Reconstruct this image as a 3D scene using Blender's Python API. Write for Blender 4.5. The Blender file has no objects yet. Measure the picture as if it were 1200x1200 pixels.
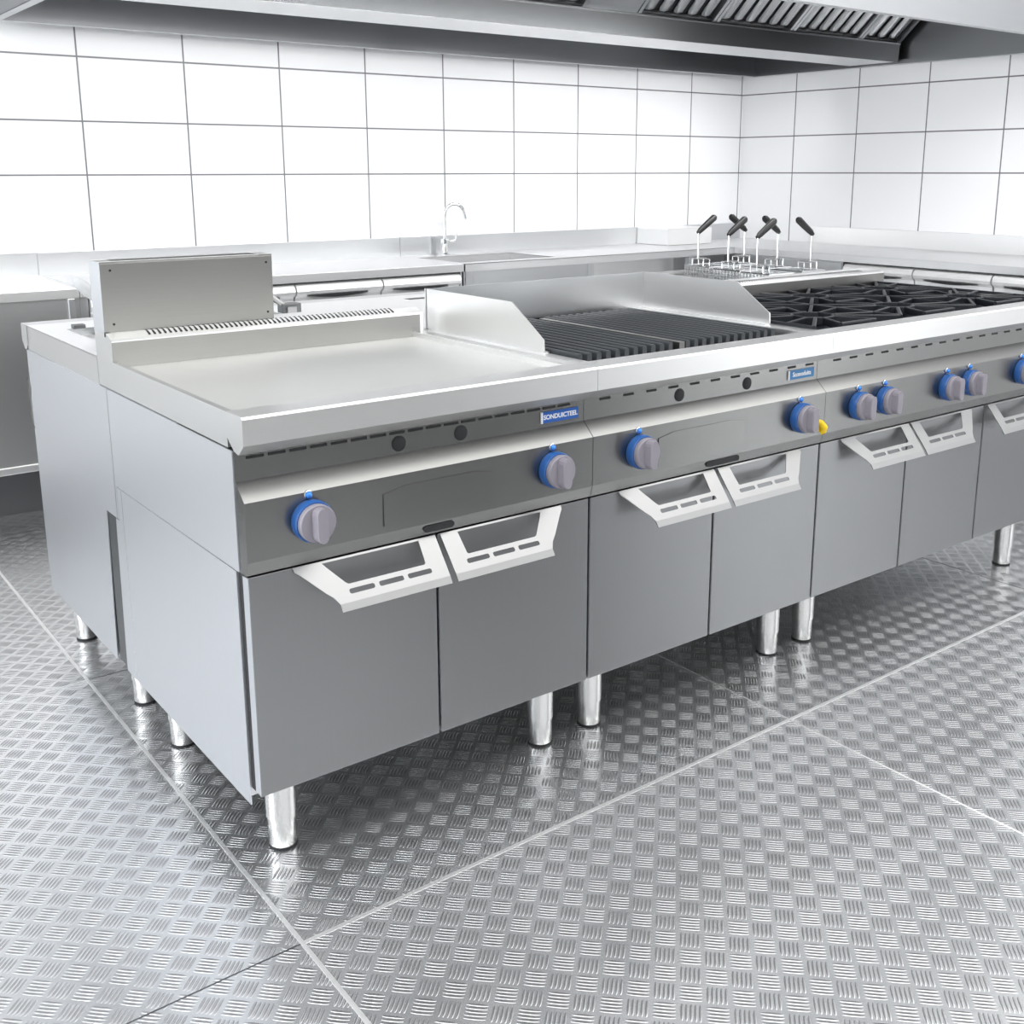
import bpy, bmesh, math, random
from math import pi, sin, cos, radians, sqrt
from mathutils import Vector, Matrix
from mathutils.geometry import tessellate_polygon

random.seed(4)
C = bpy.context.scene.collection

# ------------------------------------------------------------------ materials
def new_mat(name):
    m = bpy.data.materials.new(name); m.use_nodes = True
    nt = m.node_tree
    return m, nt, nt.nodes['Principled BSDF']

def plain(name, col, metal=0.0, rough=0.5, spec=0.5, coat=0.0, trans=0.0, ior=1.45):
    m, nt, b = new_mat(name)
    b.inputs['Base Color'].default_value = (*col, 1)
    b.inputs['Metallic'].default_value = metal
    b.inputs['Roughness'].default_value = rough
    b.inputs['Specular IOR Level'].default_value = spec
    b.inputs['Coat Weight'].default_value = coat
    b.inputs['Transmission Weight'].default_value = trans
    b.inputs['IOR'].default_value = ior
    return m

def brushed(name, col, rough=0.3, grain='x', amount=0.025, aniso=0.0):
    """brushed stainless steel: fine streaks along one axis"""
    m, nt, b = new_mat(name)
    N, L = nt.nodes, nt.links
    tc = N.new('ShaderNodeTexCoord'); mp = N.new('ShaderNodeMapping')
    s = {'x': (3, 420, 420), 'y': (420, 3, 420), 'z': (420, 420, 3)}[grain]
    mp.inputs['Scale'].default_value = s
    nz = N.new('ShaderNodeTexNoise'); nz.inputs['Scale'].default_value = 1.0
    nz.inputs['Detail'].default_value = 3.0
    L.new(tc.outputs['Object'], mp.inputs['Vector']); L.new(mp.outputs['Vector'], nz.inputs['Vector'])
    mr = N.new('ShaderNodeMapRange')
    mr.inputs['To Min'].default_value = rough - amount; mr.inputs['To Max'].default_value = rough + amount
    L.new(nz.outputs['Fac'], mr.inputs['Value']); L.new(mr.outputs['Result'], b.inputs['Roughness'])
    mx = N.new('ShaderNodeMix'); mx.data_type = 'RGBA'
    mx.inputs['A'].default_value = (*[c * 0.97 for c in col], 1)
    mx.inputs['B'].default_value = (*[min(1, c * 1.03) for c in col], 1)
    L.new(nz.outputs['Fac'], mx.inputs['Factor']); L.new(mx.outputs['Result'], b.inputs['Base Color'])
    b.inputs['Metallic'].default_value = 1.0
    b.inputs['Anisotropic'].default_value = aniso
    return m

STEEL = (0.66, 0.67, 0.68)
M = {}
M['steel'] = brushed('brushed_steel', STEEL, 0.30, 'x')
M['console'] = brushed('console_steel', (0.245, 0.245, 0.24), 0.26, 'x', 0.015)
M['steel_z'] = brushed('brushed_steel_upright', STEEL, 0.33, 'z')
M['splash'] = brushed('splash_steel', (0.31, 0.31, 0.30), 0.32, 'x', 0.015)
M['canopy'] = brushed('shaded_hood_steel', (0.27, 0.275, 0.285), 0.30, 'x', 0.015)  # same steel as the hood, interior shade put into its colour
M['channel'] = brushed('channel_steel', (0.27, 0.277, 0.285), 0.26, 'x', 0.015)
M['rim'] = brushed('rim_steel', (0.72, 0.72, 0.715), 0.36, 'x', 0.015)
M['bench'] = brushed('worktop_steel', (0.78, 0.78, 0.785), 0.42, 'x', 0.015)
M['slat'] = brushed('baffle_steel', (0.90, 0.91, 0.92), 0.28, 'x', 0.015)
M['cabinet'] = brushed('cabinet_steel', (0.56, 0.56, 0.56), 0.36, 'x', 0.015)
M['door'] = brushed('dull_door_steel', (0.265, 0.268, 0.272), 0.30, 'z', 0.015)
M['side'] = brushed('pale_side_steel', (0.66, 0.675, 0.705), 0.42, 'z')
M['steel_y'] = brushed('brushed_steel_deep', STEEL, 0.30, 'y')
M['steel_top'] = brushed('lit_steel_top', (0.95, 0.95, 0.945), 0.34, 'x')  # paler copy of the steel for tops, stronger light put into its colour
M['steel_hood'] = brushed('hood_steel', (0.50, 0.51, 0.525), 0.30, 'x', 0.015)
M['polished'] = plain('polished_steel', (0.82, 0.82, 0.82), 1.0, 0.16)
M['satin'] = plain('satin_handle_steel', (0.38, 0.38, 0.38), 1.0, 0.42)
M['drawer'] = plain('satin_drawer_steel', (0.90, 0.90, 0.90), 0.6, 0.34)
M['leg'] = plain('leg_steel', (0.74, 0.74, 0.73), 1.0, 0.27)
M['plate'] = plain('griddle_steel', (0.90, 0.90, 0.88), 1.0, 0.45)
M['chrome'] = plain('chrome', (0.85, 0.86, 0.87), 1.0, 0.07)
M['dark'] = plain('dark_gap', (0.015, 0.016, 0.018), 0.0, 0.6)
M['dark_steel'] = plain('dark_steel', (0.16, 0.165, 0.17), 1.0, 0.4)
M['iron'] = plain('cast_iron', (0.012, 0.014, 0.018), 0.0, 0.40)
M['grill_iron'] = plain('grill_iron', (0.055, 0.06, 0.066), 0.3, 0.42)
M['burner'] = plain('burner_enamel', (0.035, 0.042, 0.055), 0.2, 0.3)
M['blue'] = plain('blue_plastic', (0.02, 0.09, 0.29), 0.0, 0.3)
M['blue_badge'] = plain('blue_enamel', (0.02, 0.11, 0.42), 0.0, 0.3)
M['blue_badge2'] = plain('teal_blue_enamel', (0.02, 0.17, 0.40), 0.0, 0.3)
M['gem'] = plain('blue_lens', (0.06, 0.25, 0.75), 0.3, 0.1)
M['knob'] = plain('lilac_grey_plastic', (0.24, 0.225, 0.26), 0.0, 0.4)
M['knob_ring'] = plain('pale_bezel', (0.50, 0.50, 0.55), 0.6, 0.3)
M['white'] = plain('white_paint', (0.85, 0.86, 0.88), 0.0, 0.4)
M['black_grip'] = plain('black_bakelite', (0.010, 0.010, 0.011), 0.0, 0.3)
M['grey_grip'] = plain('grey_grip', (0.45, 0.46, 0.47), 0.0, 0.4)
M['yellow'] = plain('yellow_plastic', (0.80, 0.55, 0.01), 0.0, 0.4)
M['wire'] = plain('wire_chrome', (0.85, 0.86, 0.87), 1.0, 0.15)
M['ceiling'] = plain('ceiling_paint', (0.82, 0.82, 0.82), 0.0, 0.8)
M['room_wall'] = plain('painted_wall', (0.80, 0.80, 0.80), 0.0, 0.7)
M['front_wall'] = plain('grey_painted_wall', (0.22, 0.22, 0.22), 0.0, 0.7)
M['strip'] = plain('joint_strip', (0.93, 0.93, 0.93), 1.0, 0.45)

def math_node(nt, op, a, b=None, clamp=False):
    n = nt.nodes.new('ShaderNodeMath'); n.operation = op; n.use_clamp = clamp
    for i, v in enumerate((a, b)):
        if v is None: continue
        if isinstance(v, (int, float)): n.inputs[i].default_value = v
        else: nt.links.new(v, n.inputs[i])
    return n.outputs[0]

TW = 0.4501
def tile_material(name, axis, off, zlines):
    """large glossy white tiles with thin grey joints; joints at fixed courses"""
    m, nt, b = new_mat(name)
    tc = nt.nodes.new('ShaderNodeTexCoord'); sp = nt.nodes.new('ShaderNodeSeparateXYZ')
    nt.links.new(tc.outputs['Object'], sp.inputs[0])
    h = sp.outputs['XYZ'.index(axis)]; z = sp.outputs[2]
    d = math_node(nt, 'PINGPONG', math_node(nt, 'SUBTRACT', h, off), TW / 2)
    for zl in zlines:
        d = math_node(nt, 'MINIMUM', d, math_node(nt, 'ABSOLUTE', math_node(nt, 'SUBTRACT', z, zl)))
    mr = nt.nodes.new('ShaderNodeMapRange'); mr.interpolation_type = 'SMOOTHSTEP'
    mr.inputs['From Min'].default_value = 0.0022; mr.inputs['From Max'].default_value = 0.0046
    nt.links.new(d, mr.inputs['Value'])
    mx = nt.nodes.new('ShaderNodeMix'); mx.data_type = 'RGBA'
    mx.inputs['A'].default_value = (0.16, 0.16, 0.17, 1); mx.inputs['B'].default_value = (0.90, 0.905, 0.92, 1)
    nt.links.new(mr.outputs[0], mx.inputs['Factor']); nt.links.new(mx.outputs['Result'], b.inputs['Base Color'])
    bp = nt.nodes.new('ShaderNodeBump'); bp.inputs['Strength'].default_value = 0.4; bp.inputs['Distance'].default_value = 0.002
    nt.links.new(mr.outputs[0], bp.inputs['Height']); nt.links.new(bp.outputs[0], b.inputs['Normal'])
    b.inputs['Roughness'].default_value = 0.25
    return m

ZL = (1.291, 1.5105, 1.769, 2.03, 2.29, 2.55)

def floor_material():
    """five-bar tread plate: checker of bar patches turned 45 degrees to the plate joints"""
    m, nt, b = new_mat('tread_plate')
    N, L = nt.nodes, nt.links
    s = 0.0425
    tc = N.new('ShaderNodeTexCoord'); sp = N.new('ShaderNodeSeparateXYZ')
    L.new(tc.outputs['Object'], sp.inputs[0]); x, y = sp.outputs[0], sp.outputs[1]
    u = math_node(nt, 'MULTIPLY', math_node(nt, 'SUBTRACT', x, y), 1 / sqrt(2) / s)
    v = math_node(nt, 'MULTIPLY', math_node(nt, 'ADD', x, y), 1 / sqrt(2) / s)
    u = math_node(nt, 'ADD', u, 0.5 - (1.179 / s) % 2 + 20)
    v = math_node(nt, 'ADD', v, 0.5 - (0.143 / s) % 2 + 20)
    fu = math_node(nt, 'SUBTRACT', math_node(nt, 'FRACT', u), 0.5)
    fv = math_node(nt, 'SUBTRACT', math_node(nt, 'FRACT', v), 0.5)
    par = math_node(nt, 'FLOORED_MODULO', math_node(nt, 'ADD', math_node(nt, 'FLOOR', u), math_node(nt, 'FLOOR', v)), 2.0)
    par = math_node(nt, 'GREATER_THAN', par, 0.5)
    def mixf(a, c):
        n = N.new('ShaderNodeMix'); n.data_type = 'FLOAT'
        L.new(par, n.inputs['Factor']); L.new(a, n.inputs['A']); L.new(c, n.inputs['B'])
        return n.outputs['Result']
    across = mixf(fu, fv); along = mixf(fv, fu)
    nb, span = 5, 0.86
    t = math_node(nt, 'MULTIPLY', math_node(nt, 'ADD', across, span / 2), nb / span)
    inside = math_node(nt, 'MULTIPLY', math_node(nt, 'GREATER_THAN', t, 0.0), math_node(nt, 'LESS_THAN', t, float(nb)))
    ft = math_node(nt, 'SUBTRACT', math_node(nt, 'FRACT', t), 0.5)
    a2 = math_node(nt, 'POWER', math_node(nt, 'ABSOLUTE', math_node(nt, 'DIVIDE', ft, 0.36)), 2.0)
    l2 = math_node(nt, 'POWER', math_node(nt, 'ABSOLUTE', math_node(nt, 'DIVIDE', along, 0.43)), 2.6)
    hgt = math_node(nt, 'SUBTRACT', 1.0, math_node(nt, 'ADD', a2, l2), True)
    hgt = math_node(nt, 'MULTIPLY', math_node(nt, 'POWER', hgt, 0.6), inside)
    bp = N.new('ShaderNodeBump'); bp.inputs['Strength'].default_value = 1.0; bp.inputs['Distance'].default_value = 0.0010
    L.new(hgt, bp.inputs['Height'])
    # faint large-scale unevenness of the sheet
    nz = N.new('ShaderNodeTexNoise'); nz.inputs['Scale'].default_value = 3.0; nz.inputs['Detail'].default_value = 2.0
    L.new(tc.outputs['Object'], nz.inputs['Vector'])
    mr = N.new('ShaderNodeMapRange'); mr.inputs['To Min'].default_value = 0.19; mr.inputs['To Max'].default_value = 0.29
    L.new(nz.outputs['Fac'], mr.inputs['Value']); L.new(mr.outputs[0], b.inputs['Roughness'])
    L.new(bp.outputs[0], b.inputs['Normal'])
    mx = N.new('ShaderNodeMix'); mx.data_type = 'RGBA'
    mx.inputs['A'].default_value = (0.74, 0.75, 0.765, 1); mx.inputs['B'].default_value = (0.50, 0.50, 0.505, 1)  # bars tinted darker, their darker reflections put into the colour
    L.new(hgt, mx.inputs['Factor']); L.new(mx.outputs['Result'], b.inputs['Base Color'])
    b.inputs['Metallic'].default_value = 0.9
    return m
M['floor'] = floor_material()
M['tile_back'] = tile_material('white_tiles_back', 'X', 0.681, ZL)
M['tile_right'] = tile_material('white_tiles_right', 'Y', 2.7086, ZL)

# ------------------------------------------------------------------ mesh builder
class MB:
    def __init__(s):
        s.v, s.f, s.mi, s.sm = [], [], [], []
        s.mats = []
    def mat(s, m):
        m = M[m]
        if m not in s.mats: s.mats.append(m)
        return s.mats.index(m)
    def add(s, vs, fs, m, smooth=False):
        o = len(s.v); k = s.mat(m)
        s.v += [tuple(p) for p in vs]
        for f in fs:
            s.f.append([i + o for i in f]); s.mi.append(k); s.sm.append(smooth)
        return s
    def box(s, x0, x1, y0, y1, z0, z1, m, bev=0.0):
        if bev <= 0:
            vs = [(x, y, z) for z in (z0, z1) for y in (y0, y1) for x in (x0, x1)]
            fs = [(0, 2, 3, 1), (4, 5, 7, 6), (0, 1, 5, 4), (2, 6, 7, 3), (0, 4, 6, 2), (1, 3, 7, 5)]
            return s.add(vs, fs, m)
        bm = bmesh.new(); bmesh.ops.create_cube(bm, size=1)
        for p in bm.verts:
            p.co = Vector(((x0 + x1) / 2 + p.co.x * (x1 - x0), (y0 + y1) / 2 + p.co.y * (y1 - y0), (z0 + z1) / 2 + p.co.z * (z1 - z0)))
        bmesh.ops.bevel(bm, geom=bm.edges[:], offset=bev, segments=2, affect='EDGES', profile=0.5)
        return s.take(bm, m)
    def take(s, bm, m, smooth=False, T=None):
        bm.verts.index_update()
        vs = [(T @ p.co) if T else p.co.copy() for p in bm.verts]
        s.add(vs, [[q.index for q in f.verts] for f in bm.faces], m, smooth); bm.free()
        return s
    def ext(s, prof, a0, a1, m, axis='x', caps=True, close=True, smooth=False):
        """extrude a profile (pairs) along an axis. axis x: pairs are (y,z); y: (x,z); z: (x,y)"""
        def P(q, a):
            return {'x': (a, q[0], q[1]), 'y': (q[0], a, q[1]), 'z': (q[0], q[1], a)}[axis]
        n = len(prof)
        vs = [P(q, a0) for q in prof] + [P(q, a1) for q in prof]
        fs = [(i, (i + 1) % n, n + (i + 1) % n, n + i) for i in range(n if close else n - 1)]
        s.add(vs, fs, m, smooth)
        if caps and close:
            tri = tessellate_polygon([[Vector((q[0], q[1], 0)) for q in prof]])
            o = len(s.v); k = s.mat(m)
            s.v += vs
            for t in tri:
                s.f.append([o + i for i in t]); s.f.append([o + n + i for i in reversed(t)])
                s.mi += [k, k]; s.sm += [False, False]
        return s
    def plate(s, loops, fn, th, m):
        """flat sheet with holes: loops[0] outline, rest holes (2D); fn maps (a,b,h) to a point; th thickness"""
        pts = [q for l in loops for q in l]
        tri = tessellate_polygon([[Vector((q[0], q[1], 0)) for q in l] for l in loops])
        n = len(pts)
        vs = [fn(a, b, 0) for a, b in pts] + [fn(a, b, th) for a, b in pts]
        fs = [tuple(t) for t in tri] + [tuple(n + i for i in reversed(t)) for t in tri]
        o = 0
        for l in loops:
            k = len(l)
            fs += [(o + i, o + (i + 1) % k, n + o + (i + 1) % k, n + o + i) for i in range(k)]
            o += k
        return s.add(vs, fs, m)
    def tube(s, pts, r, m, seg=10, caps=True):
        pts = [Vector(p) for p in pts]; n = len(pts)
        rs = r if isinstance(r, (list, tuple)) else [r] * n
        rings = []; up = None
        for i, p in enumerate(pts):
            t = (pts[min(i + 1, n - 1)] - pts[max(i - 1, 0)]).normalized()
            if up is None:
                up = Vector((0, 0, 1)) if abs(t.z) < 0.9 else Vector((1, 0, 0))
            a = t.cross(up).normalized(); bb = a.cross(t).normalized(); up = bb
            rings.append([p + (a * cos(2 * pi * k / seg) + bb * sin(2 * pi * k / seg)) * rs[i] for k in range(seg)])
        vs = [q for g in rings for q in g]
        fs = [(i * seg + k, i * seg + (k + 1) % seg, (i + 1) * seg + (k + 1) % seg, (i + 1) * seg + k) for i in range(n - 1) for k in range(seg)]
        s.add(vs, fs, m, True)
        if caps: s.add(rings[0] + rings[-1], [tuple(range(seg)), tuple(range(2 * seg - 1, seg - 1, -1))], m)
        return s
    def lathe(s, prof, m, origin=(0, 0, 0), axis='z', seg=32, smooth=True):
        """prof: (radius, height) pairs, revolved about axis ('z' up or '-y' towards the viewer side)"""
        o = Vector(origin)
        def P(r, h, a):
            if axis == 'z': return o + Vector((r * cos(a), r * sin(a), h))
            if axis == '-y': return o + Vector((r * cos(a), -h, r * sin(a)))
            return o + Vector((h, r * cos(a), r * sin(a)))
        n = len(prof)
        vs = [P(r, h, 2 * pi * k / seg) for r, h in prof for k in range(seg)]
        fs = [(i * seg + k, i * seg + (k + 1) % seg, (i + 1) * seg + (k + 1) % seg, (i + 1) * seg + k) for i in range(n - 1) for k in range(seg)]
        s.add(vs, fs, m, smooth)
        if prof[-1][0] > 1e-6: s.add(vs[-seg:], [tuple(range(seg))], m)
        if prof[0][0] > 1e-6: s.add(vs[:seg], [tuple(range(seg - 1, -1, -1))], m)
        return s
    def build(s, name, parent=None, T=None):
        me = bpy.data.meshes.new(name)
        org = root_loc(parent) if parent else Vector((0, 0, 0))
        vs = [Vector(p) for p in s.v]
        if T: vs = [T @ p for p in vs]
        me.from_pydata([p - org for p in vs], [], s.f)
        for m in s.mats: me.materials.append(m)
        me.polygons.foreach_set('material_index', s.mi)
        me.polygons.foreach_set('use_smooth', s.sm)
        bm = bmesh.new(); bm.from_mesh(me)
        bmesh.ops.remove_doubles(bm, verts=bm.verts, dist=1e-6)
        bmesh.ops.recalc_face_normals(bm, faces=bm.faces)
        if any(s.sm):
            for e in bm.edges:
                if len(e.link_faces) == 2 and e.calc_face_angle(0) > radians(38): e.smooth = False
        bm.to_mesh(me); bm.free(); me.update()
        o = bpy.data.objects.new(name, me); C.objects.link(o)
        if parent: o.parent = parent
        return o

def root_loc(o):
    p = Vector(o.location)
    while o.parent: o = o.parent; p += Vector(o.location)
    return p

def thing(name, label, cat, loc, group=None):
    o = bpy.data.objects.new(name, None); C.objects.link(o)
    o.empty_display_size = 0.1; o.location = loc
    o['label'] = label; o['category'] = cat
    if group: o['group'] = group
    return o
def tag(o, label, cat, group=None):
    o['label'] = label; o['category'] = cat
    if group: o['group'] = group
    return o
def struct(mb, name):
    o = mb.build(name); o['kind'] = 'structure'; return o
def copy_tree(o, parent=None):
    c = o.copy(); C.objects.link(c)
    if parent is not None: c.parent = parent
    for ch in list(o.children): copy_tree(ch, c)
    return c

# ------------------------------------------------------------------ room
YB, XR, XL, YF, HC = 3.129, 4.746, -3.2, -4.6, 2.75
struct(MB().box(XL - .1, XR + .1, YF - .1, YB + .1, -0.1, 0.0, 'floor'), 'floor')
struct(MB().box(XL - .1, XR + .1, YB, YB + .1, 0.0, HC, 'tile_back'), 'wall_back')
struct(MB().box(XR, XR + .1, YF, YB, 0.0, HC, 'tile_right'), 'wall_right')
struct(MB().box(XL - .1, XL, YF, YB, 0.0, HC, 'room_wall'), 'wall_left')
struct(MB().box(XL - .1, XR + .1, YF - .1, YF, 0.0, HC, 'front_wall'), 'wall_front')
struct(MB().box(XL - .1, XR + .1, YF - .1, YB + .1, HC, HC + .1, 'ceiling'), 'ceiling')
# plate joints in the floor
n = 0
for (x0, x1, y0, y1, m) in [
        (-0.0285, -0.0205, -0.209, 3.1, 'strip'), (-0.0285, -0.0205, -3.5, -0.209, 'strip'),
        (-0.0205, 4.70, -0.213, -0.205, 'strip'), (-3.0, -0.0285, -0.2105, -0.2075, 'dark_steel'),
        (1.270, 1.274, -0.205, 3.1, 'strip'), (1.2705, 1.2735, -3.5, -0.213, 'strip'),
        (2.539, 2.542, -0.205, 3.1, 'dark_steel'), (2.539, 2.542, -3.5, -0.213, 'dark_steel'),
        (-3.0, -0.0285, 1.0535, 1.0565, 'strip'), (-3.0, -0.0285, 2.338, 2.342, 'strip'),
        (-0.0205, 4.70, 1.0535, 1.0565, 'dark_steel'), (-1.31, -1.306, -3.5, 3.1, 'dark_steel')]:
    n += 1
    struct(MB().box(x0, x1, y0, y1, -0.002, 0.0008 if m == 'strip' else 0.0003, m), 'trim_%d' % n)

# ------------------------------------------------------------------ cooking island
YC = 0.735                                     # line where the two back-to-back rows meet
def mir(mb):                                   # turn a front-row mesh into a back-row one
    mb.v = [(p[0], 2 * YC - p[1], p[2]) for p in mb.v]; return mb

def make_leg(x, y, root):
    mb = MB()
    mb.lathe([(0.0, 0.0), (0.0285, 0.0), (0.0285, 0.005), (0.0, 0.0055)], 'dark', (x, y, 0), seg=28)
    mb.lathe([(0.0, 0.004), (0.0265, 0.004), (0.028, 0.007), (0.028, 0.064), (0.0305, 0.066), (0.0305, 0.160)], 'leg', (x, y, 0), seg=28)
    return mb.build('leg', root)

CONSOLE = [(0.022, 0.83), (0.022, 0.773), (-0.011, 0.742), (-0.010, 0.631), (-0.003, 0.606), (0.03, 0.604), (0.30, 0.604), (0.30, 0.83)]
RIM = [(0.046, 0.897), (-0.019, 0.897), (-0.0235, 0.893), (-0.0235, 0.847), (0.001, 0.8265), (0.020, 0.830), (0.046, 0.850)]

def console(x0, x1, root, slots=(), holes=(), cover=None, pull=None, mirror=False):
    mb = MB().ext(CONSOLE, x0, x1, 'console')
    for a, b in slots: mb.box(a, b, 0.0205, 0.03, 0.8125, 0.8175, 'dark')
    if pull is not None:
        a, b = pull
        r = 0.0065
        pts = []
        for k in range(9): pts.append((a + r + r * cos(pi / 2 + pi * k / 8), 0.619 + r * sin(pi / 2 + pi * k / 8)))
        for k in range(9): pts.append((b - r + r * cos(-pi / 2 + pi * k / 8), 0.619 + r * sin(-pi / 2 + pi * k / 8)))
        mb.ext([(p[0], p[1]) for p in pts], -0.0105, 0.0, 'dark', axis='y')
    if mirror: mir(mb)
    o = mb.build('control_panel', root)
    if cover is not None:                       # shallow raised cover sheet with clipped upper corners
        a, b = cover
        l = [(a, 0.645), (b, 0.645), (b, 0.711), (b - 0.05, 0.7185), (a + 0.05, 0.7185), (a, 0.709)]
        MB().plate([l], lambda p, q, h: (p, -0.0130 + h - (q - 0.68) * -0.009, q), 0.004, 'console').build('cover_sheet', root)
    for hx in holes:
        MB().lathe([(0.0155, -0.004), (0.0155, 0.0012), (0.0125, 0.003), (0.0, 0.003)], 'dark', (hx, 0.022, 0.793), axis='-y', seg=24).build('port_cap', root)
    return o

def knob(x, root, z=0.6895, tilt=0.0):
    mb = MB()
    o = (x + 0.004, -0.010, z)
    mb.lathe([(0.033, 0.021), (0.0350, 0.022), (0.0358, 0.026), (0.0358, 0.033), (0.0340, 0.0355), (0.0, 0.036)], 'knob', o, axis='-y', seg=36)
    # grip bar across the face: rounded ends, tapering forward
    bar = []
    for k in range(7): bar.append((0.0125 * cos(pi * k / 6), 0.0200 + 0.0125 * sin(pi * k / 6)))
    for k in range(7): bar.append((-0.0125 * cos(pi * k / 6), -0.0200 - 0.0125 * sin(pi * k / 6)))
    nb = len(bar); sc = 0.78
    ca, sa = cos(tilt), sin(tilt)
    rot = lambda p, q: (p * ca - q * sa, p * sa + q * ca)
    vs = []
    for dep, kx in ((0.034, 1.06), (0.052, 0.95), (0.0545, 0.80)):
        for p, q in bar:
            a, b_ = rot(p * kx, q * (1.0 if kx > .7 else 0.93)); vs.append((o[0] + a, o[1] - dep, o[2] + b_))
    fs = [(j * nb + i, j * nb + (i + 1) % nb, (j + 1) * nb + (i + 1) % nb, (j + 1) * nb + i) for j in range(2) for i in range(nb)]
    fs.append(tuple(2 * nb + i for i in range(nb)))
    mb.add(vs, fs, 'knob')
    k = mb.build('knob', root)
    r = MB().lathe([(0.036, -0.001), (0.0385, 0.0015), (0.0392, 0.006), (0.0392, 0.019), (0.0372, 0.0225), (0.030, 0.0225)], 'blue', o, axis='-y', seg=36).build('knob_ring', k)
    r['label'] = 'blue ring behind the knob'
    g = MB().lathe([(0.006, 0.0), (0.0066, 0.003), (0.006, 0.0062), (0.004, 0.0085), (0.0, 0.0095)], 'gem', (x + 0.002, -0.0105, z + 0.0475), axis='-y', seg=20)
    g.lathe([(0.0082, -0.001), (0.0082, 0.002), (0.0072, 0.003), (0.0066, 0.0005)], 'chrome', (x + 0.002, -0.0105, z + 0.0475), axis='-y', seg=20)
    g = g.build('indicator_lamp', root); g['label'] = 'blue indicator lamp above a knob'

def handle_mesh(a, b, flip):
    """folded sheet handle; a..b is its top width, the slanted edge is on the left unless flip"""
    w = b - a; L = 0.087
    out = [(0, 0), (w, 0), (w - 0.001, L), (0.066, L), (0.058, 0.072), (0.046, 0.060), (0.010, 0.017), (0.002, 0.009)]
    hole = [(0.058, 0.004), (w - 0.040, 0.004), (w - 0.043, 0.050), (w - 0.046, 0.053), (0.096, 0.053), (0.091, 0.050), (0.062, 0.011)]
    loops = [out, hole]
    x0 = 0.092
    sw = (w - 0.040 - x0 + 0.004 - 0.02) / 3
    for k in range(3):
        p = x0 + k * (sw + 0.010); q = p + sw
        loops.append([(p + .003, .0625), (q - .003, .0625), (q, .0645), (q, .0705), (q - .003, .0725), (p + .003, .0725), (p, .0705), (p, .0645)])
    if flip: loops = [[(w - p, q) for p, q in l][::-1] for l in loops]
    dy, dz = -0.055 / L, -0.069 / L
    fn = lambda p, q, h: (a + p, -0.001 + dy * q - dz * -h * 0.0 + 0.0 - h * 0.79, 0.600 + dz * q + h * 0.62)
    mb = MB().plate(loops, fn, 0.0022, 'satin')
    e0, e1 = (0.066, w - 0.001) if not flip else (0.001, w - 0.066)
    y1, z1 = -0.001 - 0.055, 0.600 - 0.069
    mb.ext([(y1 - 0.0018, z1 + 0.0014), (y1 - 0.0100, z1 - 0.0115), (y1 - 0.0082, z1 - 0.0125), (y1 + 0.0008, z1 - 0.001)], a + e0, a + e1, 'satin')
    return mb

def door(x0, x1, root, ha=None, hb=None, flip=False, mirror=False):
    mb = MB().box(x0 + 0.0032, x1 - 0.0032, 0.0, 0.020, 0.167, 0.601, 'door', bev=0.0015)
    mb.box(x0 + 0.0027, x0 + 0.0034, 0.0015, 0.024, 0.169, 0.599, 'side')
    if mirror: mir(mb)
    d = mb.build('door', root)
    if ha is not None:
        h = handle_mesh(ha, hb, flip)
        if mirror: mir(h)
        h = h.build('handle', d); h['label'] = 'bright folded steel handle'
    return d

def carcass(x0, x1, root, mirror=False):
    yb = YC - 0.11 if mirror else YC - 0.01
    mb = MB().box(x0, x1, 0.06, yb, 0.140, 0.604, 'steel_z')
    mb.box(x0, x1, 0.04, 0.061, 0.162, 0.604, 'steel_z')
    mb.box(x0 + 0.003, x1 - 0.003, 0.0245, 0.041, 0.168, 0.606, 'dark')  # dark slab behind the doors, painting the shade in their gaps
    mb.box(x0, x1, 0.30, YC - 0.001, 0.604, 0.83, 'steel_z')
    if mirror: mir(mb)
    return mb.build('body', root)

def slots_row(a, b, pitch, w):
    r = []; x = a
    while x + w <= b: r.append((x, x + w)); x += pitch
    return r

def badge(x0, x1, text, root, m, size):
    y = 0.0205
    p = MB().box(x0, x1, y - 0.0015, y + 0.002, 0.7825, 0.807, m, bev=0.0006)
    p.box(x0 - 0.001, x0 + 0.0035, y - 0.0022, y + 0.001, 0.7825, 0.807, 'white')
    b = p.build('badge', root); b['label'] = 'small blue name badge'
    cu = bpy.data.curves.new('lettering', 'FONT'); cu.body = text; cu.size = size; cu.align_x = 'CENTER'; cu.align_y = 'CENTER'
    cu.extrude = 0.0003; cu.offset = 0.00035
    t = bpy.data.objects.new('lettering_source', cu); C.objects.link(t)
    bpy.context.view_layer.update()
    me = bpy.data.meshes.new_from_object(t.evaluated_get(bpy.context.evaluated_depsgraph_get()))
    C.objects.unlink(t); bpy.data.objects.remove(t)
    org = root_loc(root)
    T = Matrix.Translation(Vector(((x0 + x1) / 2 + 0.001, y - 0.0019, 0.7948)) - org) @ Matrix.Rotation(pi / 2, 4, 'X')
    me.transform(T); me.materials.clear(); me.materials.append(M['white'])
    o = bpy.data.objects.new('lettering', me); C.objects.link(o); o.parent = b
    o['label'] = 'white lettering on the badge'

# side cover of the left end, front row (with the seams seen on it)
def end_cover(root):
    up = MB().plate([[(0.026, 0.606), (0.026, 0.829), (0.7335, 0.829), (0.7335, 0.524), (0.7235, 0.524), (0.7235, 0.604)]],
                    lambda a, b, h: (h - 0.0022, a, b), 0.0022, 'side')
    up.build('side_panel', root)
    lo = MB().plate([[(0.04, 0.134), (0.04, 0.6035), (0.655, 0.6015), (0.722, 0.602), (0.722, 0.522), (0.748, 0.522), (0.763, 0.147), (0.763, 0.134)]],
                    lambda a, b, h: (h - 0.0022, a, b), 0.0022, 'side')
    lo.box(-0.0026, -0.002, 0.690, 0.6915, 0.14, 0.60, 'polished')
    lo.build('side_panel', root)

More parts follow.
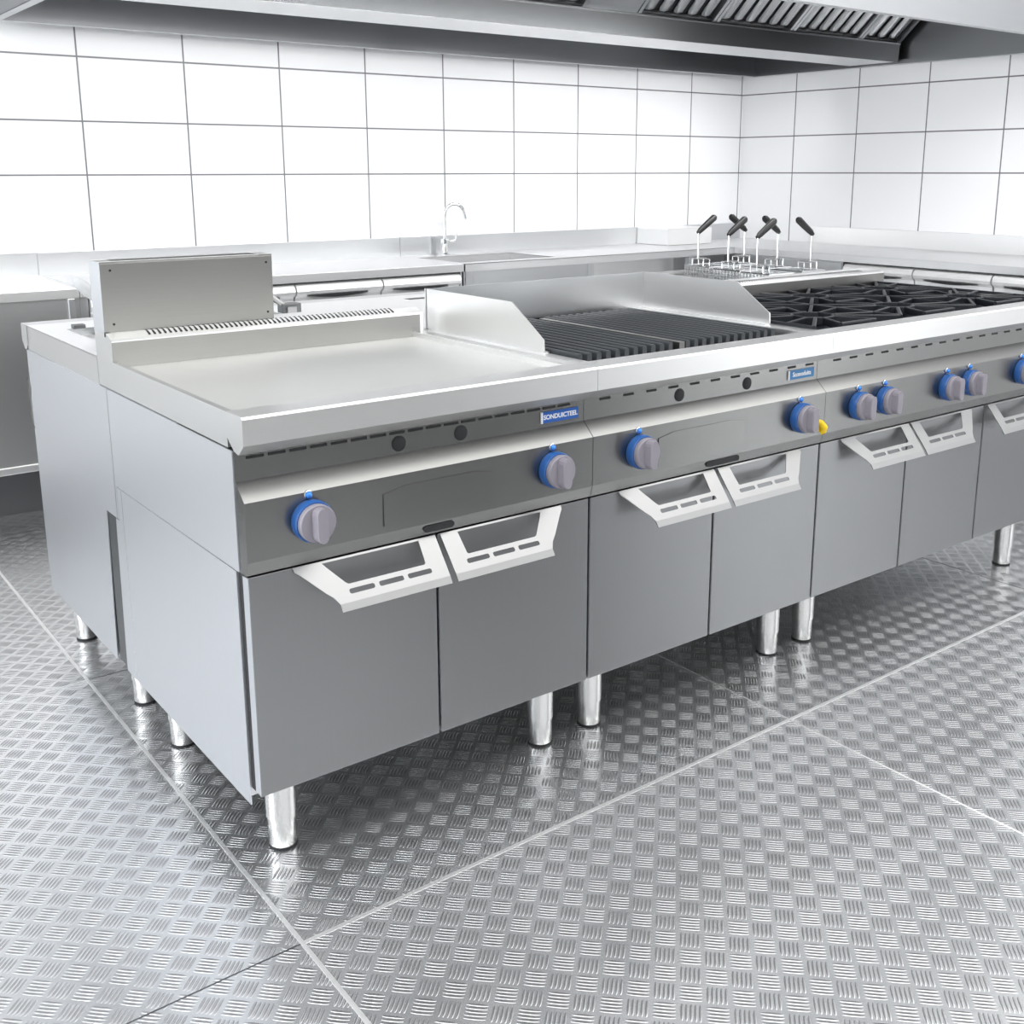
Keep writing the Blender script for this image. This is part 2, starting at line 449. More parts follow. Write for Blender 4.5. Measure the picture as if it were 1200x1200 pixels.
# ---- griddle
G = thing('griddle_range', 'steel griddle cooker at the left front corner of the island, with a smooth flat plate', 'cooker', (0, 0, 0), 'front row of cookers on the island')
carcass(0, 0.8, G)
console(0.0, 0.7985, G, slots_row(0.022, 0.79, 0.0415, 0.033), (0.332, 0.476), (0.275, 0.530), (0.365, 0.436))
end_cover(G)
badge(0.680, 0.782, 'SONDUICTEEL', G, 'blue_badge', 0.0142)
for kx in (0.119, 0.683): knob(kx, G)
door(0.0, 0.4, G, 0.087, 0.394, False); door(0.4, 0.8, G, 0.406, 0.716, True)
for lx, ly in ((0.075, 0.08), (0.725, 0.08), (0.06, 0.586), (0.725, 0.586)): make_leg(lx, ly, G)
w = MB().ext(RIM, 0.0, 0.7992, 'rim')
w.box(0.001, 0.7992, -0.0185, 0.046, 0.8955, 0.8975, 'steel_top')  # pale skin on the rim top, painted as if brightly lit
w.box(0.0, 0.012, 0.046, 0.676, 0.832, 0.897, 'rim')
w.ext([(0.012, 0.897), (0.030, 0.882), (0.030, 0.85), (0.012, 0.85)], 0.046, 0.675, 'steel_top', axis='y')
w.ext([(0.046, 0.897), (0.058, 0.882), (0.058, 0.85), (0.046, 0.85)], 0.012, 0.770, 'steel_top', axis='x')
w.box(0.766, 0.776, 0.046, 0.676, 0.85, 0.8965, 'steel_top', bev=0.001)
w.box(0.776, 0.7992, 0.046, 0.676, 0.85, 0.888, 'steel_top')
w.build('worktop', G)
MB().box(0.028, 0.768, 0.054, 0.676, 0.862, 0.884, 'plate').build('griddle_plate', G)
b = MB().ext([(0.675, 0.832), (0.675, 0.942), (0.680, 0.946), (0.708, 0.957), (0.790, 0.957), (0.790, 0.832)], 0.001, 0.7992, 'steel_top')  # ridge top painted pale as if lit; front and end in darker steel
b.ext([(0.675, 0.832), (0.675, 0.942), (0.680, 0.946), (0.708, 0.957), (0.790, 0.957), (0.790, 0.832)], 0.0, 0.001, 'rim')
for k in range(53):
    x = 0.088 + k * 0.0121
    b.ext([(0.689, 0.9515), (0.7135, 0.9585), (0.7135, 0.955), (0.689, 0.948)], x, x + 0.0045, 'dark')
b.box(0.0008, 0.79, 0.6735, 0.676, 0.884, 0.9405, 'splash')
b.build('rear_ridge', G)
f = MB()
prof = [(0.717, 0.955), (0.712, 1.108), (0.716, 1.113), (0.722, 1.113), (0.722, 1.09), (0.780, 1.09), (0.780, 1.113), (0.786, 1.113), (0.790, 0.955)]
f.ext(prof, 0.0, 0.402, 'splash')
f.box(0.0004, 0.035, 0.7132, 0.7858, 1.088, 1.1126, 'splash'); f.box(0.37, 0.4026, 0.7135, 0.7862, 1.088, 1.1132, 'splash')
f.ext([(0.717, 0.955), (0.712, 1.108), (0.716, 1.113), (0.786, 1.113), (0.790, 0.955)], -0.0006, 0.0, 'side')
f.box(0.0, 0.402, 0.7137, 0.7225, 1.1125, 1.1136, 'steel_top'); f.box(0.0, 0.402, 0.779, 0.7865, 1.1125, 1.1136, 'steel_top')
f.box(0.035, 0.37, 0.723, 0.779, 1.085, 1.092, 'dark')
for sx, sz in ((0.022, 1.094), (0.387, 1.094), (0.022, 0.975), (0.387, 0.975)):
    f.lathe([(0.0028, 0), (0.0028, 0.0012), (0, 0.0014)], 'dark', (sx, 0.7172 - (sz - 0.955) * 0.0327, sz), axis='-y', seg=10)
f.build('flue_riser', G)
MB().box(-0.001, 0.012, 0.7105, 0.7165, 0.949, 0.957, 'dark').build('riser_notch', G)  # dark block standing in for a notch at the riser foot

# ---- chargrill
GX = 0.8
H = thing('chargrill_range', 'steel chargrill cooker between griddle and burner range, with a three-sided splash guard', 'cooker', (0.8, 0, 0), 'front row of cookers on the island')
carcass(0.8, 1.6, H)
console(0.8, 1.5985, H, slots_row(0.846, 1.60, 0.0706, 0.030), (1.093, 1.328), (0.996, 1.285), (1.16, 1.275))
badge(1.4825, 1.584, 'Sconoduits', H, 'blue_badge2', 0.0165)
for kx in (0.931, 1.493): knob(kx, H)
door(0.8, 1.2, H, 0.884, 1.194, False); door(1.2, 1.6, H, 1.206, 1.516, True)
for lx, ly in ((0.875, 0.08), (1.525, 0.08), (0.875, 0.586), (1.525, 0.586)): make_leg(lx, ly, H)
w = MB().ext(RIM, 0.8, 1.5992, 'rim')
w.box(0.8, 1.5992, -0.0185, 0.046, 0.8955, 0.8975, 'steel_top')
w.box(0.8, 0.834, 0.046, 0.70, 0.85, 0.897, 'steel_top'); w.box(1.560, 1.5992, 0.046, 0.70, 0.85, 0.897, 'steel_top')
w.box(0.834, 1.560, 0.046, 0.076, 0.85, 0.885, 'steel_top')
w.box(0.834, 1.560, 0.046, 0.70, 0.80, 0.835, 'dark_steel')
w.box(0.8, 1.5992, 0.690, 0.79, 0.85, 0.897, 'steel_top')
w.build('worktop', H)
g = MB()
side = [(0.700, 0.897), (0.700, 1.004), (0.315, 1.004), (0.194, 0.928), (0.191, 0.897)]
g.ext(side, 0.822, 0.8255, 'steel_top'); g.ext(side, 1.604, 1.6075, 'steel_top')
g.box(0.822, 1.6075, 0.690, 0.694, 0.885, 1.004, 'steel')
g.box(0.8255, 0.838, 0.191, 0.69, 0.897, 0.9, 'steel_top'); g.box(1.585, 1.604, 0.191, 0.69, 0.897, 0.9, 'steel_top')
g.build('splash_guard', H)
def grate(x0, nbar, pitch, root):
    mb = MB()
    y0, y1 = 0.098, 0.655
    for k in range(nbar):
        x = x0 + k * pitch
        mb.ext([(x - .0075, .878), (x + .0075, .878), (x + .0065, .902), (x + .003, .9045), (x - .003, .9045), (x - .0065, .902)], y0, y1, 'grill_iron', axis='y')
    for y in (y0 + .03, y1 - .03): mb.box(x0 - .007, x0 + (nbar - 1) * pitch + .007, y - .008, y + .008, .872, .884, 'grill_iron')
    o = mb.build('grill_grate', root); return o
grate(0.852, 11, 0.0284, H); grate(1.195, 12, 0.0284, H)
MB().box(1.1595, 1.1755, 0.09, 0.64, 0.872, 0.9035, 'splash', bev=0.001).build('grate_divider', H)
MB().box(0.836, 1.558, 0.078, 0.096, 0.872, 0.883, 'steel_top').build('grease_rail', H)
yc = MB()
yc.tube([(1.560, -0.012, 0.672), (1.566, -0.026, 0.668), (1.574, -0.030, 0.655), (1.575, -0.027, 0.645), (1.569, -0.022, 0.640)], [0.006, 0.0085, 0.0105, 0.0095, 0.006], 'yellow', 12)
yc.lathe([(0.012, -0.004), (0.012, 0.010), (0.009, 0.012), (0, 0.012)], 'yellow', (1.570, -0.0095, 0.655), axis='-y', seg=16)
yc = yc.build('valve_cap', H); yc['label'] = 'bright yellow valve cap'

# ---- burner range
X0, X1 = 1.6, 2.8
B = thing('burner_range', 'steel gas range at the right end of the island front, with black cast pan supports', 'cooker', (1.6, 0, 0), 'front row of cookers on the island')
carcass(X0, X1, B)
console(X0, X1, B, slots_row(1.667, 2.79, 0.0705, 0.030))
for kx in (1.734, 1.852, 2.154, 2.272, 2.566, 2.684): knob(kx, B)
door(1.6, 2.0, B, 1.685, 1.996, False); door(2.0, 2.4, B, 2.006, 2.318, True); door(2.4, 2.8, B, 2.41, 2.72, True)
for lx, ly in ((1.675, 0.08), (2.705, 0.06), (1.675, 0.586), (2.705, 0.586)): make_leg(lx, ly, B)
w = MB().ext(RIM, X0, X1, 'rim')
w.box(X0, X1, -0.0185, 0.046, 0.8955, 0.8975, 'steel_top')
w.box(X0, X0 + 0.03, 0.046, 0.69, 0.85, 0.896, 'steel_top'); w.box(X1 - 0.02, X1, 0.046, 0.69, 0.85, 0.896, 'steel_top')
w.box(X0 + 0.03, X1 - 0.02, 0.046, 0.70, 0.83, 0.866, 'dark_steel')
w.build('worktop', B)
b = MB().ext([(0.69, 0.85), (0.69, 0.934), (0.694, 0.938), (0.712, 0.945), (0.785, 0.945), (0.790, 0.940), (0.790, 0.85)], X0 + 0.009, 2.832, 'steel_top')
b.box(X0 + 0.009, 2.832, 0.6885, 0.6905, 0.866, 0.933, 'splash')
for k in range(62):
    x = 2.0 + k * 0.0118
    b.ext([(0.706, 0.9434), (0.712, 0.9457), (0.730, 0.9457), (0.730, 0.943), (0.706, 0.940)], x, x + 0.0024, 'dark')
b.build('rear_ridge', B)
MB().box(X1 - 0.002, X1, 0.03, 0.733, 0.134, 0.83, 'steel_z').build('side_panel', B)
def pan_support(cx, cy, root):
    hx, hy, z1, z0 = 0.192, 0.155, 0.9045, 0.884
    mb = MB()
    def bar(p, q, t=0.0052):
        p, q = Vector(p), Vector(q); d = (q - p).normalized(); nn = Vector((-d.y, d.x)) * t
        vs = []
        for z, k in ((z0, 1.0), (z1 - .002, 1.0), (z1, 0.55)):
            for e in (p + nn * k, q + nn * k, q - nn * k, p - nn * k): vs.append((cx + e.x, cy + e.y, z))
        fs = [(3, 2, 1, 0), (8, 9, 10, 11)] + [(j * 4 + i, j * 4 + (i + 1) % 4, j * 4 + 4 + (i + 1) % 4, j * 4 + 4 + i) for j in range(2) for i in range(4)]
        mb.add(vs, fs, 'iron')
    c = 0.055
    out = [(-hx + c, -hy), (hx - c, -hy), (hx, -hy + c), (hx, hy - c), (hx - c, hy), (-hx + c, hy), (-hx, hy - c), (-hx, -hy + c)]
    ri = 0.062
    ring = [(ri * cos(pi / 8 + k * pi / 4), ri * sin(pi / 8 + k * pi / 4)) for k in range(8)]
    # edge rails left and right, the front and back stay open between the fingers
    bar((-hx, -hy), (-hx, hy)); bar((hx, -hy), (hx, hy))
    for i in range(8): bar(ring[i], ring[(i + 1) % 8], 0.0045)
    for sx in (-1, 1):
        for sy in (-1, 1):
            bar((sx * ri * .72, sy * ri * .72), (sx * hx, sy * hy)); bar((sx * ri * .9, sy * ri * .36), (sx * hx, sy * hy * .42))
            bar((sx * ri * .36, sy * ri * .9), (sx * hx * .40, sy * hy))
    bar((-hx * .40, -hy), (hx * .40, -hy)); bar((-hx * .40, hy), (hx * .40, hy))
    for sx in (-1, 1):
        for sy in (-1, 1): mb.box(cx + sx * hx - .006, cx + sx * hx + .006, cy + sy * hy - .006, cy + sy * hy + .006, 0.866, 0.888, 'iron')
    mb.build('pan_support', root)
    bb = MB().lathe([(0.0, 0.866), (0.062, 0.866), (0.060, 0.872), (0.047, 0.876), (0.047, 0.882), (0.038, 0.886), (0.0, 0.888)], 'burner', (cx, cy, 0), seg=28)
    bb.build('burner', root)
for cy in (0.222, 0.540):
    for cx in (1.825, 2.215, 2.600): pan_support(cx, cy, B)

# ---- back row: fryer, plain unit, pasta cooker
def rear_unit(x0, x1, root, ndoor):
    carcass(x0, x1, root, True)
    console(x0, x1, root, mirror=True)
    dw = (x1 - x0) / ndoor
    for k in range(ndoor):
        a = x0 + k * dw
        door(a, a + dw, root, a + 0.05, a + dw - 0.05, False, True)
    for lx, ly in ((x0 + 0.06, 0.849), (x1 - 0.06, 0.849), (x0 + 0.055, 1.336), (x1 - 0.06, 1.336)): make_leg(lx, ly, root)

def rear_top(x0, x1, root, holes, x_end=None):
    y0, y1 = 0.7905, 1.4935 - 0.0235
    rim = mir(MB().ext(RIM, x0, x1, 'rim'))
    loops = [[(x0, y0), (x1, y0), (x1, 1.425), (x0, 1.425)]] + holes
    rim.plate(loops, lambda a, b, h: (a, b, 0.8945 + h), 0.0025, 'steel_top')
    for x in (x0, x1 - 0.003): rim.box(x, x + 0.003, 0.792, 1.43, 0.830, 0.8955, 'rim')
    return rim.build('worktop', root)

FX = thing('fryer', 'steel fryer in the back row behind the griddle, under the flue riser', 'fryer', (0, 0.7, 0), 'back row of cookers on the island')
rear_unit(0.0, 0.8, FX, 2)
h1 = [(0.065, 0.90), (0.66, 0.90), (0.66, 1.285), (0.065, 1.285)]
rear_top(0.0, 0.8, FX, [h1])
t = MB()
t.box(0.062, 0.663, 0.897, 0.902, 0.70, 0.896, 'steel'); t.box(0.062, 0.663, 1.283, 1.288, 0.70, 0.896, 'steel')
t.box(0.062, 0.067, 0.897, 1.288, 0.70, 0.896, 'steel'); t.box(0.658, 0.663, 0.897, 1.288, 0.70, 0.896, 'steel')
t.box(0.062, 0.663, 0.897, 1.288, 0.78, 0.80, 'steel')
t.box(0.067, 0.13, 0.902, 1.283, 0.872, 0.878, 'steel_top')
t.build('tank', FX)
up = MB().plate([[(0.7365, 0.524), (0.7365, 0.829), (1.444, 0.829), (1.444, 0.74), (1.437, 0.72), (1.446, 0.69), (1.446, 0.615), (1.436, 0.603), (1.436, 0.134), (0.839, 0.134), (0.818, 0.524)]],
                lambda a, b_, h: (h - 0.0022, a, b_), 0.0022, 'side')
up.build('side_panel', FX)
MB().box(0.001, 0.02, 0.752, 0.825, 0.140, 0.522, 'dark_steel').build('service_gap', FX)
hb = MB().tube([(0.585, 1.24, 0.985), (0.625, 1.24, 0.953), (0.690, 1.24, 0.905)], 0.0085, 'satin', 8)
hb.box(0.660, 0.720, 1.225, 1.262, 0.897, 0.925, 'dark_steel', bev=0.002)
hb.box(0.672, 0.70, 1.215, 1.225, 0.897, 0.916, 'satin')
hb.build('lid_hinge', FX)
MB().box(0.080, 0.112, 1.268, 1.292, 0.8965, 0.908, 'dark_steel', bev=0.002).build('lid_hinge', FX)

FB = thing('fryer_basket', 'wire fryer basket with a light grey grip, half hidden behind the flue riser', 'fryer basket', (0.2, 1.16, 0.8))
k = MB()
bx0, bx1, by0, by1, bz0, bz1 = 0.14, 0.40, 1.0, 1.26, 0.81, 0.90
for z in (bz0, 0.84, 0.87, bz1):
    k.tube([(bx0, by0, z), (bx1, by0, z), (bx1, by1, z), (bx0, by1, z), (bx0, by0, z)], 0.0022, 'wire', 6)
for i in range(9):
    x = bx0 + (bx1 - bx0) * i / 8
    k.tube([(x, by0, bz1), (x, by0, bz0), (x, by1, bz0), (x, by1, bz1)], 0.0013, 'wire', 5)
    y = by0 + (by1 - by0) * i / 8
    k.tube([(bx0, y, bz1), (bx0, y, bz0), (bx1, y, bz0), (bx1, y, bz1)], 0.0013, 'wire', 5)
k.build('basket', FB)
k = MB().tube([(bx0, 1.22, bz1), (0.138, 1.22, 0.96), (0.122, 1.22, 0.990)], 0.004, 'wire', 8)
k.tube([(bx0, 1.25, bz1), (0.138, 1.25, 0.96), (0.126, 1.245, 0.985)], 0.004, 'dark_steel', 8)
k.build('handle_rod', FB)
k = MB().tube([(0.133, 1.225, 0.978), (0.118, 1.225, 0.997), (0.098, 1.225, 1.016), (0.084, 1.225, 1.027), (0.078, 1.225, 1.029)], [0.012, 0.016, 0.016, 0.013, 0.006], 'grey_grip', 14)
k = k.build('grip', FB); k['label'] = 'light grey plastic grip'

PX = thing('kitchen_unit', 'plain white-topped steel unit in the back row behind the chargrill guard', 'kitchen unit', (0.8, 0.7, 0), 'back row of cookers on the island')
rear_unit(0.8, 1.6, PX, 2)
rear_top(0.8, 1.6, PX, [[(1.14, 1.30), (1.40, 1.30), (1.40, 1.34), (1.14, 1.34)]])
MB().box(1.14, 1.40, 1.30, 1.34, 0.86, 0.866, 'dark').build('vent_slot', PX)
MB().box(0.80, 1.6, 0.7905, 0.83, 0.894, 0.8968, 'steel_top').build('rear_ridge', PX)

PC = thing('pasta_cooker', 'steel pasta cooker in the back row behind the gas range, holding six baskets', 'pasta cooker', (1.6, 0.7, 0), 'back row of cookers on the island')
rear_unit(1.6, 2.8, PC, 3)
rear_top(1.6, 2.8, PC, [[(2.31, 0.86), (2.78, 0.86), (2.78, 1.40), (2.31, 1.40)]])
t = MB()
for (a, b_, c, d) in ((2.305, 2.785, 0.855, 0.86), (2.305, 2.785, 1.40, 1.405), (2.305, 2.31, 0.855, 1.405), (2.78, 2.785, 0.855, 1.405)):
    t.box(a, b_, c, d, 0.72, 0.912, 'steel_top')
t.box(2.31, 2.78, 0.86, 1.40, 0.72, 0.73, 'steel'); t.box(2.54, 2.552, 0.86, 1.40, 0.74, 0.90, 'steel')
t.build('tank', PC)
MB().box(2.798, 2.80, 0.737, 1.436, 0.134, 0.83, 'steel_z').build('side_panel', PC)

def noodle_basket(x, y, sgn, label):
    o = thing('noodle_basket', label, 'pasta basket', (x, y, 0.78), 'pasta baskets hanging in the pasta cooker')
    hw, hd = 0.066, 0.066
    cx = x + sgn * 0.062
    b = MB()
    z0, z1 = 0.79, 0.935
    # perforated box: rim, four walls of uprights, floor
    b.tube([(cx - hw, y - hd, z1), (cx + hw, y - hd, z1), (cx + hw, y + hd, z1), (cx - hw, y + hd, z1), (cx - hw, y - hd, z1)], 0.0032, 'wire', 8)
    for z in (0.80, 0.82, 0.84, 0.86, 0.88, 0.90, 0.918):
        b.tube([(cx - hw, y - hd, z), (cx + hw, y - hd, z), (cx + hw, y + hd, z), (cx - hw, y + hd, z), (cx - hw, y - hd, z)], 0.0016, 'wire', 5)
    for i in range(13):
        p = cx - hw + 2 * hw * i / 12
        for q in (y - hd, y + hd): b.tube([(p, q, z0), (p, q, z1)], 0.0016, 'wire', 5)
    for i in range(9):
        q = y - hd + 2 * hd * i / 8
        for p in (cx - hw, cx + hw): b.tube([(p, q, z0), (p, q, z1)], 0.0016, 'wire', 5)
    b.box(cx - hw, cx + hw, y - hd, y + hd, z0 - .002, z0, 'steel_top')
    b.build('basket', o)
    f = MB()
    e = x
    f.tube([(e, y - .030, z1), (e, y - .030, 0.965), (e, y + .030, 0.965), (e, y + .030, z1)], 0.0028, 'wire', 8)
    f.tube([(e + sgn * .035, y - .030, z1), (e + sgn * .035, y - .030, 0.962), (e + sgn * .035, y + .030, 0.962), (e + sgn * .035, y + .030, z1)], 0.0022, 'wire', 8)
    f.box(min(e, e + sgn * .035) - .003, max(e, e + sgn * .035) + .003, y - .020, y + .020, 0.965, 0.968, 'satin')
    f.tube([(e, y, 0.966), (e, y, 1.045), (e, y, 1.071)], 0.0036, 'wire', 8)
    f.build('bracket', o)
    g = MB().tube([(e - sgn * .004, y, 1.066), (e + sgn * .010, y, 1.077), (e + sgn * .05, y, 1.102), (e + sgn * .083, y, 1.123), (e + sgn * .090, y, 1.127)],
                  [0.008, 0.0112, 0.0128, 0.0135, 0.009], 'black_grip', 14)
    g.build('grip', o)
    return o
pos = [(2.475, 1.300, 1, 'left row, farthest from the gas range'), (2.450, 1.118, 1, 'left row, middle one'), (2.415, 0.945, 1, 'left row, nearest the gas range'),
       (2.745, 1.300, -1, 'right row, farthest from the gas range'), (2.735, 1.118, -1, 'right row, middle one'), (2.730, 0.950, -1, 'right row, nearest the gas range')]
for x, y, sg, lab in pos: noodle_basket(x, y, sg, 'black-gripped wire pasta basket, ' + lab)

# ------------------------------------------------------------------ counters along the walls
ZT, ZS = 0.88, 0.976
# left closed cabinet
L1 = thing('steel_cabinet', 'plain closed steel cabinet with its own top at the left end of the back wall', 'cabinet', (-0.8, 2.8, 0))
c = MB().box(-2.2, 0.445, 2.545, 3.10, 0.21, 0.842, 'cabinet')
c.box(-2.2, 0.445, 2.538, 2.55, 0.20, 0.228, 'steel_top', bev=0.002)
c.build('body', L1)
c = MB().box(-2.2, 0.444, 2.53, 3.107, 0.842, ZT - .002, 'steel_top', bev=0.002)
c.box(0.438, 0.444, 2.531, 3.107, ZT - .003, ZT + .006, 'polished')
c.build('worktop', L1)
c = MB().box(-2.2, 0.4445, 3.108, 3.127, ZT - .004, ZS, 'steel'); c.box(-2.2, .4445, 3.104, 3.112, ZT - .002, ZT + .006, 'steel_top'); c.build('splashback', L1)
MB().box(-2.2, 0.44, 2.70, 2.72, 0.0, 0.21, 'dark_steel').build('shade_sheet', L1)  # added dark sheet, painting the shade under the open-bottomed cabinet
c = MB().box(0.40, 0.425, 2.528, 2.548, 0.21, 0.842, 'steel_z', bev=.003); c.build('corner_post', L1)
for x in (-2.1, -0.9, 0.38):
    for y in (2.62, 3.02): make_leg(x, y, L1).scale = (1, 1, 1.6)

# drawers
DPROF = [(0.0, 0.834), (-0.010, 0.830), (-0.020, 0.818), (-0.024, 0.805), (-0.020, 0.792), (-0.006, 0.783), (0.002, 0.776), (0.004, 0.74), (0.004, 0.66), (0.03, 0.66), (0.03, 0.834)]
def lens(a, b):
    pts = []
    for k in range(13): pts.append((a + (b - a) * k / 12, 0.782 + 0.003 * sin(pi * k / 12)))
    for k in range(1, 12): pts.append((b - (b - a) * k / 12, 0.782 - 0.009 * sin(pi * k / 12)))
    return pts
def drawer(a, b, root, T=None):
    mb = MB().ext(DPROF, a + 0.004, b - 0.004, 'drawer', smooth=False)
    d = mb.build('drawer', root, T)
    MB().ext(lens(a + 0.055, b - 0.07), -0.016, 0.004, 'dark', axis='y').build('finger_slot', d, T)
    return d
def drawer_bank(xs, root, T=None, zlow=0.66):
    for a, b in zip(xs[:-1], xs[1:]):
        drawer(a, b, root, T)
        for j, (z0, z1) in enumerate(((0.435, 0.652), (0.205, 0.427))):
            MB().box(a + .004, b - .004, 0.0, 0.03, z0, z1, 'steel', bev=.003).build('drawer', root, T)

D1 = thing('drawer_cabinet', 'steel drawer cabinet along the back wall, left of the sink', 'cabinet', (1.3, 2.8, 0), 'drawer cabinets along the walls')
T1 = Matrix.Translation((0, 2.548, 0))
drawer_bank([0.478 + k * 0.424 for k in range(5)], D1, T1)
MB().box(0.476, 2.178, 2.578, 3.09, 0.20, 0.842, 'dark_steel').build('body', D1)
MB().box(0.447, 0.477, 2.550, 3.09, 0.20, 0.842, 'steel_z').build('side_panel', D1)
MB().box(2.176, 2.186, 2.545, 3.09, 0.20, 0.842, 'steel_z').build('side_panel', D1)
for x in (0.55, 2.1):
    for y in (2.66, 3.02): make_leg(x, y, D1).scale = (1, 1, 1.5)
# worktop over the drawers
W1 = thing('worktop', 'steel worktop with upstand over the drawers on the back wall', 'worktop', (1.3, 2.8, 0.86))
MB().box(0.446, 2.189, 2.53, 3.109, 0.843, ZT, 'bench', bev=.002).build('slab', W1)
MB().box(0.446, 2.189, 3.110, 3.127, 0.87, ZS, 'steel', bev=.001).build('upstand', W1)

# sink table
S = thing('sink_table', 'steel sink table with a sunken basin, right of the back wall drawers', 'sink', (3.0, 2.8, 0))
s = MB().plate([[(2.191, 2.53), (4.742, 2.53), (4.742, 3.112), (2.191, 3.112)], [(2.215, 2.60), (2.80, 2.60), (2.80, 2.985), (2.215, 2.985)]],
               lambda a, b_, h: (a, b_, ZT - .0035 + h), .003, 'bench')
s.box(2.191, 4.05, 2.53, 2.535, 0.842, ZT - .0008, 'bench')
s.box(2.191, 2.196, 2.53, 3.10, 0.842, ZT - .002, 'steel')
s.build('worktop', S)
b = MB()
b.box(2.211, 2.215, 2.596, 2.989, 0.62, ZT - .002, 'bench'); b.box(2.80, 2.804, 2.596, 2.989, 0.62, ZT - .002, 'bench')
b.box(2.211, 2.804, 2.596, 2.60, 0.62, ZT - .002, 'bench'); b.box(2.211, 2.804, 2.985, 2.989, 0.62, ZT - .002, 'bench')
b.box(2.211, 2.804, 2.596, 2.989, 0.612, 0.622, 'bench')
b.build('basin', S)
MB().box(2.195, 2.97, 2.545, 2.552, 0.60, 0.843, 'steel').build('apron', S)
MB().box(2.191, 4.744, 3.110, 3.127, 0.87, ZS, 'steel', bev=.001).build('upstand', S)
for x, y in ((2.222, 2.556), (2.985, 2.556), (3.72, 2.556), (2.222, 3.05), (2.985, 3.05), (3.9, 3.05)):
    MB().box(x - .018, x + .018, y - .018, y + .018, 0.0, 0.843, 'steel_z', bev=.002).build('leg', S)
MB().box(2.22, 4.05, 2.56, 3.06, 0.18, 0.20, 'steel').build('shelf', S)
MB().box(3.004, 3.70, 2.66, 2.67, 0.20, 0.843, 'steel_top').build('back_panel', S)

# tap
TP = thing('tap', 'tall swan-neck chrome tap at the back edge of the sink', 'tap', (2.42, 3.045, ZT))
tx, ty = 2.42, 3.045
MB().lathe([(0.026, 0.0), (0.026, 0.006), (0.018, 0.012), (0.017, 0.055), (0.026, 0.060), (0.026, 0.078), (0.018, 0.084), (0.0, 0.086)], 'chrome', (tx, ty, ZT), seg=20).build('tap_body', TP)
pts = [(tx, ty, ZT + .08), (tx, ty, ZT + .185)]
for k in range(1, 13):
    a = pi - k * (pi + .35) / 12 * .86
    pts.append((tx + .055 + .055 * cos(a), ty - .02 * k / 12, ZT + .205 + .055 * sin(a)))
pts.append((pts[-1][0] + .008, ty - .022, pts[-1][2] - .03))
MB().tube(pts, 0.0095, 'chrome', 12).build('spout', TP)
MB().tube([(tx + .02, ty - .01, ZT + .069), (tx + .05, ty - .02, ZT + .072), (tx + .056, ty - .022, ZT + .085), (tx + .056, ty - .022, ZT + .13)], [.008, .008, .006, .004], 'chrome', 10).build('lever', TP)

# box on the upstand in the corner
PB = MB().box(3.832, 4.20, 2.845, 3.108, ZT + .0005, 0.976, 'steel_top', bev=.003)
tag(PB.build('pipe_cover_box'), 'low steel box against the back wall upstand near the room corner', 'box')

# right wall: corner unit, drawers, worktop
CU = thing('corner_cabinet', 'steel corner cabinet under the right worktop, between sink table and drawers', 'cabinet', (4.4, 2.2, 0))
MB().box(4.06, 4.74, 1.785, 2.205, 0.20, 0.842, 'steel').build('body', CU)
MB().box(4.052, 4.062, 1.79, 2.200, 0.21, 0.838, 'steel', bev=.002).build('door', CU)
MB().box(4.055, 4.09, 2.238, 2.262, 0.0, 0.842, 'steel_z', bev=.002).build('post', CU)
MB().box(4.05, 4.06, 2.205, 2.60, 0.795, 0.842, 'steel').build('apron', CU)
MB().box(4.06, 4.74, 2.30, 2.50, 0.20, 0.795, 'steel').build('side_body', CU)
for x, y in ((4.12, 1.85), (4.66, 1.85), (4.12, 2.42), (4.66, 2.42)): make_leg(x, y, CU).scale = (1, 1, 1.45)

D2 = thing('drawer_cabinet', 'steel drawer cabinet along the right wall with bright curved fronts', 'cabinet', (4.4, 0.7, 0), 'drawer cabinets along the walls')
T2 = Matrix.Translation((4.068, 0, 0)) @ Matrix.Rotation(-pi / 2, 4, 'Z')
ys = [-(1.777 - k * 0.4125) for k in range(6)]
drawer_bank(ys, D2, T2)
MB().box(4.098, 4.74, 1.777 - 5 * .4125, 1.777, 0.20, 0.842, 'dark_steel').build('body', D2)
for x, y in ((4.15, 1.70), (4.66, 1.70), (4.15, -0.2), (4.66, -0.2)): make_leg(x, y, D2).scale = (1, 1, 1.5)
W2 = thing('worktop', 'steel worktop with upstand running along the right wall', 'worktop', (4.4, 1.0, 0.86))
MB().box(4.05, 4.742, -0.32, 2.528, 0.843, ZT, 'bench', bev=.002).build('slab', W2)
MB().box(4.727, 4.744, -0.32, 2.528, 0.87, ZS, 'steel_top', bev=.001).build('upstand', W2)

# ------------------------------------------------------------------ extractor hood
HD = thing('extractor_hood', 'large steel extractor hood above the island with slanted baffle filters', 'hood', (2.5, 1.9, 1.88))
hx0, hx1, hy0, hy1, hz, ht = 0.338, 4.735, 0.830, 3.030, 1.873, 2.62
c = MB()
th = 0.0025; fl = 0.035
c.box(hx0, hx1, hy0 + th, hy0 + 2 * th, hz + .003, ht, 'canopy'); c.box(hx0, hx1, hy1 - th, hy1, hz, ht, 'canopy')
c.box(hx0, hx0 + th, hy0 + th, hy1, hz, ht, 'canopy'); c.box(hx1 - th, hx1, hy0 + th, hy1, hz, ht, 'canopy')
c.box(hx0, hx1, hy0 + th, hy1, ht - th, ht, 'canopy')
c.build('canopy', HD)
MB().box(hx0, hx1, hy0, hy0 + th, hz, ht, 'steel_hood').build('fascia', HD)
c = MB()
c.box(hx0, hx1, hy0 - .001, hy0 + fl, hz - .001, hz + .002, 'steel_hood'); c.box(hx0, hx1, hy1 - fl, hy1, hz - .001, hz + .002, 'steel_hood')
c.box(hx0, hx0 + fl, hy0, hy1, hz - .001, hz + .002, 'steel_hood'); c.box(hx1 - fl, hx1, hy0, hy1, hz - .001, hz + .002, 'steel_hood')
